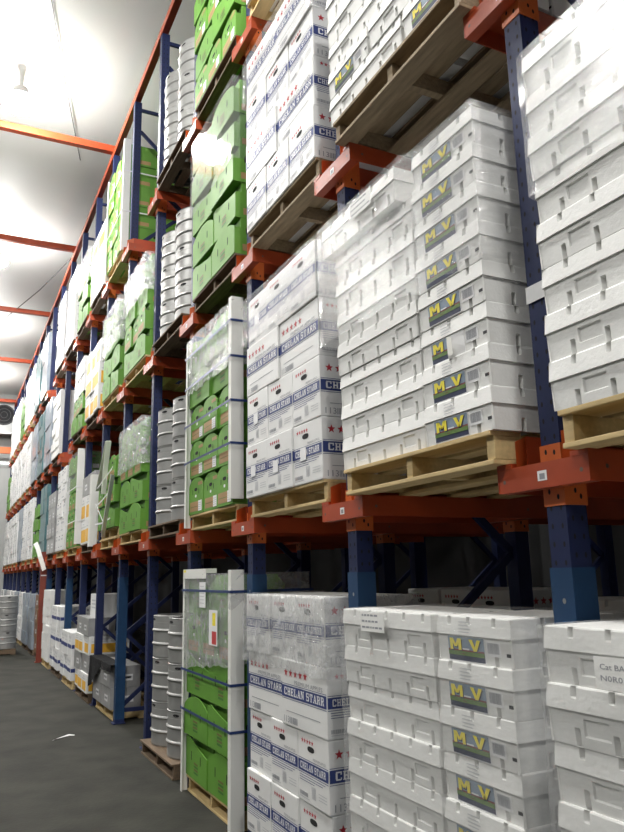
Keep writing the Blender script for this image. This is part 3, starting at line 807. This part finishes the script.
for i in range(2):                           # second depth of the strapped stack, seen past the empty shelf
    for k in range(5):
        for j in range(1):
            carton('produce_carton', GREEN_E, -.05 + .57, cap(5) + i * .373, ZB[3] + PH + k * GH, f"green produce carton in rear, {('right', 'centre')[i]} column, {row_words(k, 5)}, {where(5, 3)}", 'rear green cartons, ' + where(5, 3))
# white cartons with yellow panels
YL = 'white carton with yellow panel'
def yel(b, l, rows):
    three_two(b, l, rows, 'fruit_carton', YELLOW, 'yellow-panelled white carton', CL, CW, .362, -.06, 'yellow-panelled cartons, ' + where(b, l))
bay_pallet(6, 0, 'wood_dark', -.05, False, 'yellow-panelled cartons')
zb6 = PH
for k, (rows, me, h6, lk) in enumerate((((3,), YELLOWL, .25, 'yellow-panelled white carton at bottom'), ((2,), GREYL, .245, 'grey wrapped carton between yellow-panelled ones'), ((3,), YELLOWL, .25, 'yellow-panelled white carton above grey ones'), ((2,), GREYL, .245, 'grey wrapped carton on top of yellow-panelled ones'))):
    three_two(6, 0, rows, 'fruit_carton' if me is YELLOWL else 'wrapped_carton', me, lk, CL, CW, h6, -.06, 'mixed cartons, ' + where(6, 0), base=zb6, words='floor'); zb6 += h6
for l, rows in ((1, (2, 3)), (2, (3, 2, 3)), (3, (2, 3, 2))): bay_pallet(6, l, 'wood_dark', -.05, l == 1, 'yellow-panelled cartons'); yel(6, l, rows)
def simple(b, l, rows, name, me, look, h, wood='wood_dark', near=False, xf=-.06, base_layers=None):
    bay_pallet(b, l, wood, xf + .01, near, look.split(' ', 1)[1] + 's' if False else name.replace('_', ' ') + 's')
    three_two(b, l, rows, name, me, look, CL, CW, h, xf, f"{name.replace('_', ' ')}s, {where(b, l)}")
simple(7, 0, (3, 3), 'banded_carton', BLUEB, 'blue-banded white carton', .352, 'wood_new')
bay_pallet(7, 1, 'wood_new', -.05, False, 'strapped green cartons'); green_stack(7, 1, (3, 3, 3, 2, 2))
bay_pallet(7, 2, 'wood_dark', -.05, False, 'mixed cartons'); zt = green_stack(7, 2, (2, 3))
three_two(7, 2, (2, 3), 'white_carton', WHITE, 'plain white carton over green ones', CL, CW, .30, -.05, 'white cartons, ' + where(7, 2), base=zt)
bay_pallet(7, 3, 'wood_dark', -.05, False, 'green cartons'); green_stack(7, 3, (2, 2, 3, 2))
simple(8, 0, (3, 3, 3), 'banded_carton', BLUEB, 'blue-banded white carton', .352, 'wood_dark')
simple(8, 1, (3, 2, 3, 2, 3), 'white_carton', WHITE, 'printed white carton', .30, 'wood_new')
simple(8, 3, (2, 3, 2, 3, 2), 'white_carton', WHITE, 'printed white carton', .30)
simple(9, 0, (2, 2, 2, 2, 2, 2, 2, 2), 'foam_box', FOAMY, 'slim white foam box', .165, 'wood_new')
simple(9, 1, (2, 3, 2, 3), 'wrapped_carton', GREYW, 'grey film-wrapped carton', .30)
simple(9, 2, (2,) * 8, 'foam_box', FOAMY, 'slim white foam box', .165)
simple(9, 3, (2, 3, 2, 3, 2), 'white_carton', WHITE, 'printed white carton', .30)
FAR = {
 (10, 0): 'B', (10, 1): 'T', (10, 2): 'U', (11, 0): 'U', (11, 1): 'g', (11, 2): 'T', (11, 3): 'U', (12, 0): 'U', (12, 1): 'W', (12, 2): 'U', (12, 3): 'T',
 (13, 0): 'W', (13, 1): 'W', (13, 2): 'W', (13, 3): 'W', (14, 0): 'U', (14, 1): 'U', (14, 2): 'W', (14, 3): 'W', (15, 0): 'W', (15, 1): 'W', (15, 2): 'W', (15, 3): 'g',
 (16, 0): 'W', (16, 1): 'W', (16, 2): 'W', (16, 3): 'W', (17, 0): 'U', (17, 1): 'W', (17, 2): 'W', (17, 3): 'W', (18, 0): 'W', (18, 1): 'W', (18, 2): 'g', (18, 3): 'W'}
KIND = {'B': (BROWNW, 'wrapped_carton', 'brown film-wrapped carton'), 'T': (TEALW, 'wrapped_carton', 'teal film-wrapped carton'), 'U': (BLUEW, 'wrapped_carton', 'blue-grey wrapped carton'), 'W': (WHITE, 'white_carton', 'printed white carton')}
for (b, l), k in FAR.items():
    if k == 'g': bay_pallet(b, l, 'wood_new', -.05, False, 'green cartons'); green_stack(b, l, (2, 2, 2, 2)); continue
    me, nm, lk = KIND[k]; simple(b, l, (2, 2, 2, 2, 2) if l else (2, 2, 2, 2), nm, me, lk, .30, 'wood_new' if k == 'W' else 'wood_dark')

# ------------------------------------------------------------------ film, straps and boards on the loads
def fz(l, k, p): return ZB[l] + PH + k * p
wrap(-.190, .062, 1.345, fz(1, 4, CP), fz(1, 8, CP) + .004, 'film_tight', 'hazy stretch film around upper sticker crates, lowest shelf, second bay from right', .60, .003, True, step=(-.152, .50))
wrap(-.148, -1.42, -.202, fz(1, 4.6, CP), fz(1, 8, CP) + .003, 'film_tight', 'shiny stretch film around upper foam crates, lowest shelf, rightmost bay', .6, .004, True)
wrap(-.152, .062, 1.275, fz(0, 1, CP), fz(0, 8, CP) + PH * .32 + .003, 'film_tight', 'wrinkled stretch film around sticker crates on floor, second bay from right', .62, .006, True)
wrap(-.238, -1.37, -.160, fz(0, 1, CP), fz(0, 8, CP) + PH * .32 + .003, 'film_tight', 'wrinkled stretch film around foam crates on floor, rightmost bay', .6, .006, True)
wrap(-.105, cap(1) - .02, cap(1) + 1.14, fz(0, 3, CH) - .06, fz(0, 4, CH) + .008, 'film_crinkled', 'crinkled film around top navy-banded cartons on floor', .6, .010, False)
wrap(-.105, cap(1) - .02, cap(1) + 1.14, fz(1, 3, CH) + .02, fz(1, 4, CH) + .008, 'film_tight', 'clear film around top navy-banded cartons, lowest shelf', .6, .004)
wrap(-.105, cap(1) - .02, cap(1) + 1.14, fz(2, 3, CH) - .02, fz(2, 4, CH) + .008, 'film_tight', 'clear film around top navy-banded cartons, middle shelf', .6, .004)
wrap(-.082, cap(2) - .02, cap(2) + 1.14, fz(0, 3, GH), fz(0, 5, GH) + .008, 'film_crinkled', 'crinkled film around upper green cartons on floor', .6, .008, False, -.12)
wrap(-.082, cap(2) - .02, cap(2) + 1.14, fz(1, 3.4, GH), fz(1, 5, GH) + .008, 'film_crinkled', 'crinkled film around upper green cartons, lowest shelf, fourth bay from right', .6, .008)
wrap(-.080, cap(2) - .02, cap(2) + 1.14, fz(2, 2.6, GH), fz(2, 5, GH) + .006, 'film_smooth', 'glossy film around upper green cartons, middle shelf, fourth bay from right', .6, .001)
wrap(-.080, cap(4) - .02, cap(4) + 1.14, fz(1, 2.3, GH), fz(1, 4, GH) + .008, 'film_crinkled', 'crinkled film around upper green cartons, lowest shelf, sixth bay from right', .6, .008)
wrap(-.080, cap(4) - .02, cap(4) + 1.14, fz(2, 2.5, GH), fz(2, 4, GH) + .008, 'film_crinkled', 'crinkled film around upper green cartons, middle shelf, sixth bay from right', .6, .008)
wrap(-.080, cap(5) - .02, cap(5) + 1.14, fz(2, 2.0, GH), fz(2, 4, GH) + .008, 'film_crinkled', 'crinkled film around upper green cartons, middle shelf, seventh bay from right', .6, .008)
wrap(-.085, cap(7) - .02, cap(7) + 1.14, fz(1, 3.2, GH), fz(1, 5, GH) + .008, 'film_tight', 'grey film around strapped green cartons, lowest shelf, ninth bay from right', .6, .006)
wrap(-.080, cap(7) - .02, cap(7) + 1.14, fz(3, 2.2, GH), fz(3, 4, GH) + .008, 'film_crinkled', 'crinkled film around green cartons, top shelf, ninth bay from right', .6, .006)
# white corner boards and straps
y0, y1 = cap(2), cap(2) + 1.12
edge_board(-.085, y0 - .02, ZB[1] + .0 + .16, fz(1, 5, GH) + .03, 'white corner board on strapped green cartons, lowest shelf, beside apple cartons', .09)
edge_board(-.085, y1 + .02, ZB[1] + .02, fz(1, 5, GH) - .01, 'thin white corner board between kegs and green cartons, lowest shelf', .05, False)
edge_board(-.085, y0 - .02, .0, fz(0, 5, GH) + .03, 'white corner board on strapped green cartons, floor, beside apple cartons', .09)
edge_board(-.085, y1 + .02, .0, fz(0, 5, GH) + .01, 'thin white corner board between kegs and green cartons, floor', .05, False)
mb = MB(); mb.box(-.09, -.0, y0 + .55, y1 + .03, 0, .035, 'board_white'); mb.box(-.09, -.084, y0 + .55, y1 + .03, -.04, 0, 'board_white')
mb.box(-.0905, -.0845, y1 - .05, y1 + .02, .01, .03, 'sticker_yellow')
tag(ob('edge_board', mb, None, (0, 0, fz(0, 5, GH) + .012)), 'white board lying along top edge of floor green cartons', 'edge board', 'white edge boards')
for k, z in enumerate((.34, .66, 1.0, 1.28)): strap(-.088, y0 - .02, y1 + .02, ZB[1] + PH + z + .1, .62, 'strap_blue', f"blue strap around green cartons, lowest shelf, {('lowest', 'second up', 'third up', 'topmost')[k]} of four")
for k, z in enumerate((.50, .80, 1.42)): strap(-.088, y0 - .02, y1 + .02, PH + z, .62, 'strap_blue', f"blue strap around green cartons on floor, {('lowest', 'middle', 'topmost')[k]} of three")
# papers stuck on the floor-level green film
mb = MB(); mb.box(-.0015, 0, 0, .15, 0, .19, 'paper_white')
for k in range(6): mb.rect(.015, .12, .03 + k * .025, .036 + k * .025, (-.002, .15, 0), (0, -1, 0), PZ, 'pale_print')
tag(ob('paper_sheet', mb, None, (-.098, y0 + .52, 1.42)), 'white paper sheet stuck on film over floor green cartons', 'paper')
mb = MB(); mb.box(-.0015, 0, 0, .19, 0, .25, 'paper_white'); mb.rect(.08, .15, .14, .23, (-.002, .19, 0), (0, -1, 0), PZ, 'sticker_yellow'); mb.rect(.07, .17, .01, .10, (-.002, .19, 0), (0, -1, 0), PZ, 'sticker_red')
tag(ob('paper_sheet', mb, None, (-.098, y0 + .24, 1.16)), 'paper with yellow and red squares on film, floor green cartons', 'paper')
# delivery note on the film of the rightmost floor crates and the one next to it
mb = MB(); mb.box(-.0015, 0, 0, .20, 0, .085, 'foam')
for k, t in enumerate(('N0R01', 'Cat BA')): put_text(mb, t, .02, .022 + k * .030, .085, .015, (-.002, .20, 0), (0, -1, 0), PZ, 'grey_print', .01)
tag(ob('paper_label', mb, None, (-.252, -.59, 1.335)), 'printed paper label under film, floor crates at right photo edge', 'paper')
def note(y, x, z, label):
    mb = MB(); mb.box(-.0015, 0, 0, .20, 0, .085, 'foam')
    for k in range(3):
        xx = .012
        while xx < .17 - .02 * k:
            w_ = rnd0.uniform(.012, .03); mb.rect(xx, xx + w_, .014 + .026 * k, .022 + .026 * k, (-.002, .20, 0), (0, -1, 0), PZ, 'grey_print'); xx += w_ + .007
    tag(ob('paper_label', mb, None, (x, y, z)), label, 'paper')
rnd0 = random.Random(2)
note(.86, -.162, 1.40, 'printed paper label on film, floor crates, second bay from right')
note(.76, -.200, fz(1, 7, CP) + .05, 'printed paper label on film, lowest shelf, second bay from right')
# tag taped round the nearest post
mb = MB(); mb.box(-.008, -.0065, -.095, .002, 0, .065, 'paper_white'); mb.box(-.008, .05, -.0965, -.095, 0, .065, 'paper_white')
tag(ob('paper_label', mb, None, (0, 0, 2.62)), 'white paper tag taped around the nearest blue post', 'paper')
# strapped green stacks further along
y0, y1 = cap(5), cap(5) + 1.12
edge_board(-.085, y0 - .02, ZB[3] + .05, fz(3, 5, GH) + .05, 'white corner board, right side of strapped green cartons, top shelf', .09)
edge_board(-.085, y1 + .02, ZB[3] + .05, fz(3, 5, GH) - .02, 'white corner board, left side of strapped green cartons, top shelf', .06, False)
for k, z in enumerate((.5, 1.1)): strap(-.088, y0 - .02, y1 + .02, ZB[3] + PH + z, 1.14, 'strap_white', f"white strap around green cartons on top shelf, {('lower', 'upper')[k]} of two")
y0, y1 = cap(7), cap(7) + 1.12
edge_board(-.09, y0 - .02, ZB[1] + .0 + .16, fz(1, 5, GH) + .03, 'white corner board on strapped green cartons, lowest shelf, ninth bay from right', .10)
for k, z in enumerate((.4, .95)): strap(-.088, y0 - .02, y1 + .02, ZB[1] + PH + z, .62, 'strap_white', f"white strap around green cartons, lowest shelf, ninth bay, {('lower', 'upper')[k]} of two")
# collapsed white boards and straps on the doubled pallets
z0 = ZB[1] + 2 * PH
mb = MB(); mb.ribbon([(-.08, 8.40, z0 + .55), (-.09, 8.05, z0 + .85), (-.10, 7.72, z0 + 1.13)], .07, 'board_white', .008, (1, 0, .2))
tag(ob('edge_board', mb), 'white board leaning left, upper half of the collapsed frame, seventh bay from right', 'edge board', 'white edge boards')
mb = MB(); mb.ribbon([(-.09, 7.70, z0 + 1.13), (-.10, 7.80, z0 + .8), (-.10, 7.88, z0 + .45)], .07, 'board_white', .008, (1, .3, 0))
tag(ob('edge_board', mb), 'white board hanging steeply from peak of the collapsed frame, seventh bay from right', 'edge board', 'white edge boards')
mb = MB(); mb.ribbon([(-.12, 7.20, z0 + .62), (-.14, 7.32, z0 + .3), (-.16, 7.46, z0 - .05), (-.15, 7.52, z0 - .13)], .10, 'board_white', .008, (.6, .8, 0))
tag(ob('edge_board', mb), 'white torn board dangling over doubled pallets, seventh bay from right', 'edge board', 'white edge boards')
for k, (za, zb_) in enumerate(((.62, .72), (.38, .46), (.14, .10))):
    mb = MB(); mb.ribbon([(-.10, 8.42, z0 + za - .05), (-.11, 7.9, z0 + (za + zb_) / 2 - .05), (-.10, 7.38, z0 + zb_)], .022, 'strap_white', .003, (0, 0, 1))
    tag(ob('strap', mb), f"loose white strap across front of the collapsed frame, {('uppermost', 'middle', 'lowest')[k]} of three", 'strap', 'packing straps')
mb = MB(); mb.ribbon([(-.115, 8.36, z0 + .36), (-.125, 7.5, z0 - .02)], .022, 'strap_white', .003, (0, 0, 1))
tag(ob('strap', mb), 'loose white strap hanging diagonally on the collapsed frame', 'strap', 'packing straps')
# white board in front of the yellow-panelled cartons
mb = MB(); mb.box(0, .10, -.006, 0, 0, 1.02, 'board_white'); mb.box(-.006, 0, -.006, .14, 0, 1.02, 'board_white')
o = ob('edge_board', mb, None, (-.10, 8.80, ZB[1] + .06)); tag(o, 'broad white corner board on yellow-panelled cartons, lowest shelf', 'edge board', 'white edge boards')
# grey card lids above the same cartons
zt = ZB[1] + PH + 2 * .362
three_two(6, 1, (2,), 'wrapped_carton', GREYW, 'grey film-wrapped carton over yellow-panelled ones', CL, CW, .30, -.06, 'grey cartons, ' + where(6, 1), base=zt, words='lowest shelf')
# bag, low box and scrap
mb = MB()
rnd = random.Random(5); V = []; Fc = []; nu, nv = 9, 8
for j in range(nv + 1):
    for i in range(nu + 1):
        u, v = i / nu, j / nv
        lo = .55 if u < .45 else .55 - .32 * ((u - .45) / .55) ** .8
        z = .632 if v > .75 else lo + (.632 - lo) * v / .75
        V.append((-.052 + (.16 * (v - .75) / .25 if v > .75 else 0) - .03 * (1 - v) * abs(math.sin(u * 7)), 7.25 + 1.42 * u + rnd.uniform(-.02, .02), z + rnd.uniform(0, .015)))
n0 = len(V); V += [(x + .004, y, z + .004) for x, y, z in V]
for j in range(nv):
    for i in range(nu):
        a = j * (nu + 1) + i; Fc += [(a, a + 1, a + nu + 2, a + nu + 1), (n0 + a, n0 + a + nu + 1, n0 + a + nu + 2, n0 + a + 1)]
mb.mesh_in(V, Fc, 'black_plastic')
tag(ob('plastic_sheet', mb), 'crumpled black plastic sheet draped over low grey cartons on floor', 'plastic sheet')
mb = MB(); mb.mesh_in([(0, 0, .001), (.03, .02, .012), (.20, .17, .004), (.25, .16, .001), (.26, .20, .001), (.2, .22, .010), (.02, .05, .001)], [(0, 1, 6), (1, 2, 5, 6), (2, 3, 4, 5)], 'paper_white')
tag(ob('paper_scrap', mb, None, (-.76, 6.62, 0)), 'white paper scrap lying alone on concrete floor', 'paper')
mb = MB(); mb.bbox(0, .36, 0, .5, 0, .32, 'carton_white', .006)
for k in range(3): mb.rect(.1, .4, .12 + k * .05, .14 + k * .05, (-.001, .5, 0), (0, -1, 0), PZ, 'pale_print')
tag(ob('white_carton', mb, None, (.05, 8.9, zb6)), 'single white carton alone atop yellow-panelled cartons, floor level', 'carton')
# far aisle: keg pallet, red column, torn board
pallet(-1.32, 16.62, 0, 'wood_dark', 'dark stained wooden pallet under kegs standing in the far aisle', False)
for k in range(3):
    for i in range(2):
        for j in range(2):
            keg(-.59 - .56 * i, 16.90 + .56 * j, PH + k * KH, f"steel keg on far aisle pallet, {('right', 'left')[i]}, {('front', 'rear')[j]}, {('bottom', 'middle', 'top')[k]} tier", 'steel kegs in the far aisle')
mb = MB(); mb.bbox(-.12, .09, 14.51, 14.60, 0, 2.22, 'red_steel', .01); mb.box(-.115, .085, 14.508, 14.51, 1.72, 1.745, 'paper_white'); mb.box(-.14, .09, 14.505, 14.61, 0, .02, 'red_steel')
tag(ob('guard_column', mb), 'rust red steel column at rack edge behind white foam boxes', 'column')
mb = MB(); mb.ribbon([(-.26, 14.62, 2.38), (-.25, 14.55, 2.40), (-.21, 14.48, 2.30), (-.16, 14.40, 2.12), (-.07, 14.35, 1.84)], .09, 'board_white', .01, (1, 0, .6))
tag(ob('edge_board', mb), 'bent white board hanging down beside the rust red column', 'edge board', 'white edge boards')

# ------------------------------------------------------------------ room
CZ, YE, XL, XR, YN = 8.80, 28.4, -10.5, 3.7, -9.0
mb = MB(); mb.box(XL, XR, YN, YE, -.1, 0, 'concrete'); structure('floor', mb)
mb = MB(); mb.box(XL, XR, YN, YE, CZ, CZ + .1, 'ceiling_panel')
structure('ceiling', mb)
mb = MB(); mb.box(XL, XR, YE, YE + .1, 0, CZ, 'end_panel'); structure('wall_far', mb)
mb = MB(); mb.box(XL, XR, YN - .1, YN, 0, CZ, 'wall_panel'); structure('wall_near', mb)
mb = MB(); mb.box(XL - .1, XL, YN, YE, 0, CZ, 'wall_panel'); structure('wall_left', mb)
mb = MB(); mb.box(XR, XR + .1, YN, YE, 0, CZ, 'rack_shade'); structure('shade_wall', mb)  # added dark backing in place of deeper pallets, keeps the rack interior black
# evaporator cooler on the far wall
t = empty('evaporator_cooler', (-.6, YE - .02, 7.15)); tag(t, 'grey ceiling-height evaporator cooler with round black fan on far wall', 'cooler')
mb = MB(); mb.bbox(-1.3, .62, -.75, 0, 0, 1.25, 'cooler_metal', .02); ob('casing', mb, t)
for cx in (-.75, .25):
    mb = MB(); V = [(cx + .40 * math.cos(a), -.752, .66 + .40 * math.sin(a)) for a in [2 * PI * k / 24 for k in range(24)]]; mb.mesh_in(V, [tuple(range(24))[::-1]], 'hole_black')
    for r in (.12, .24, .36):
        mb.tube([(cx + r * math.cos(a), -.775, .66 + r * math.sin(a)) for a in [2 * PI * k / 24 for k in range(25)]], .008, 'cable_grey', 4)
    ob('fan', mb, t)
mb = MB(); mb.box(-1.25, .55, -.78, -.6, -.06, 0, 'paper_white'); ob('drip_tray', mb, t)
mb = MB(); mb.box(-10.4, .0, 27.75, 27.85, 6.35, 6.6, 'bright_orange'); tag(ob('tie_beam', mb), 'bright orange lower beam in front of the far wall', 'beam', 'overhead tie beams')
t = empty('strip_light', (-.45, YE - .06, 6.05)); tag(t, 'white strip light on the far wall below orange beam', 'light')
mb = MB(); mb.box(-.8, .45, -.02, .06, .03, .09, 'hood_metal'); ob('housing', mb, t)
mb = MB(); mb.tube([(-.78, -.0, .01), (.43, -.0, .01)], .02, 'tube_glow', 8); ob('tube', mb, t)
# high-bay lamps over the aisle
HOUSE = MB(); HOUSE.lathe([(.0, 0), (.05, 0), (.05, -.04), (.03, -.05), (.03, -.34), (.10, -.36), (.12, -.44), (.18, -.50), (.226, -.535), (.228, -.545)], 'lamp_white', 18); HOUSE = HOUSE.mesh('housing', True)
GLOBE = MB(); GLOBE.lathe([(.224, -.542), (.243, -.568), (.242, -.600), (.20, -.65), (.12, -.68), (.0, -.69)], 'lamp_glow', 14); GLOBE = GLOBE.mesh('diffuser')
def lamp(x, y, words, group):
    t = empty('high_bay_lamp', (x, y, CZ)); tag(t, 'glaring round high-bay lamp ' + words, 'lamp', group)
    ob('housing', HOUSE, t); ob('diffuser', GLOBE, t)
for y, wd in ((-3.6, 'over the aisle, behind the camera'), (2.2, 'over the aisle, overhead'), (8.0, 'over the aisle, visible at photo left'), (13.8, 'over the aisle, next beyond the visible one'), (19.6, 'over the aisle, second farthest'), (25.2, 'over the aisle, farthest')):
    lamp(-1.43, y, wd, 'high-bay lamps over the aisle')
for y, wd in ((-3.2, 'over the open floor behind the camera'), (4.4, 'over the open floor left of the camera'), (12., 'over the open floor farther left'), (19.6, 'over the open floor, farthest')):
    lamp(-6.2, y, wd, 'high-bay lamps over the open floor')
# cables strung under the ceiling
mb = MB(); mb.tube([(-1.34, 6.0, CZ - .02), (-.845, 8.02, CZ - .05), (-.31, 10.1, CZ - .02)], .008, 'cable_grey', 5)
tag(ob('cable', mb), 'thin dark cable under ceiling near the visible lamp', 'cable')
mb = MB(); mb.tube([(.05, 13.2, 8.34), (-.39, 15.3, 8.30), (-1.3, 18.9, 8.30)], .012, 'cable_grey', 5)
tag(ob('cable', mb), 'thin dark cable slung from rack top across the far aisle', 'cable')

# ------------------------------------------------------------------ camera, world, colour
cam = bpy.data.cameras.new('camera'); co = bpy.data.objects.new('camera', cam); COL.objects.link(co)
cam.sensor_width = 36; cam.lens = 31.637; cam.clip_start = .05; cam.clip_end = 200
r = Vector((0.89833217, -0.43877061, -0.02190105)); u = Vector((-0.07287428, -0.19799271, 0.97749078)); f = Vector((0.43323048, 0.87651539, 0.20983832))
M = Matrix((r, u, -f)).transposed().to_4x4(); M.translation = (-1.8774, -1.9539, 1.6610)
co.matrix_world = M; sc.camera = co
w = bpy.data.worlds.new('world'); sc.world = w; w.use_nodes = True
w.node_tree.nodes['Background'].inputs['Color'].default_value = (.5, .55, .6, 1); w.node_tree.nodes['Background'].inputs['Strength'].default_value = .02
sc.view_settings.view_transform = 'Standard'; sc.view_settings.look = 'None'; sc.view_settings.gamma = 1; sc.view_settings.use_curve_mapping = False
sc.view_settings.exposure = 0.
try:
    sc.cycles.use_denoising = True; sc.cycles.max_bounces = 8; sc.cycles.transparent_max_bounces = 24; sc.cycles.diffuse_bounces = 4; sc.cycles.sample_clamp_indirect = 8
except Exception as e: print(e)
print('OBJECTS', len(sc.objects), 'LABELS', len(SEEN))
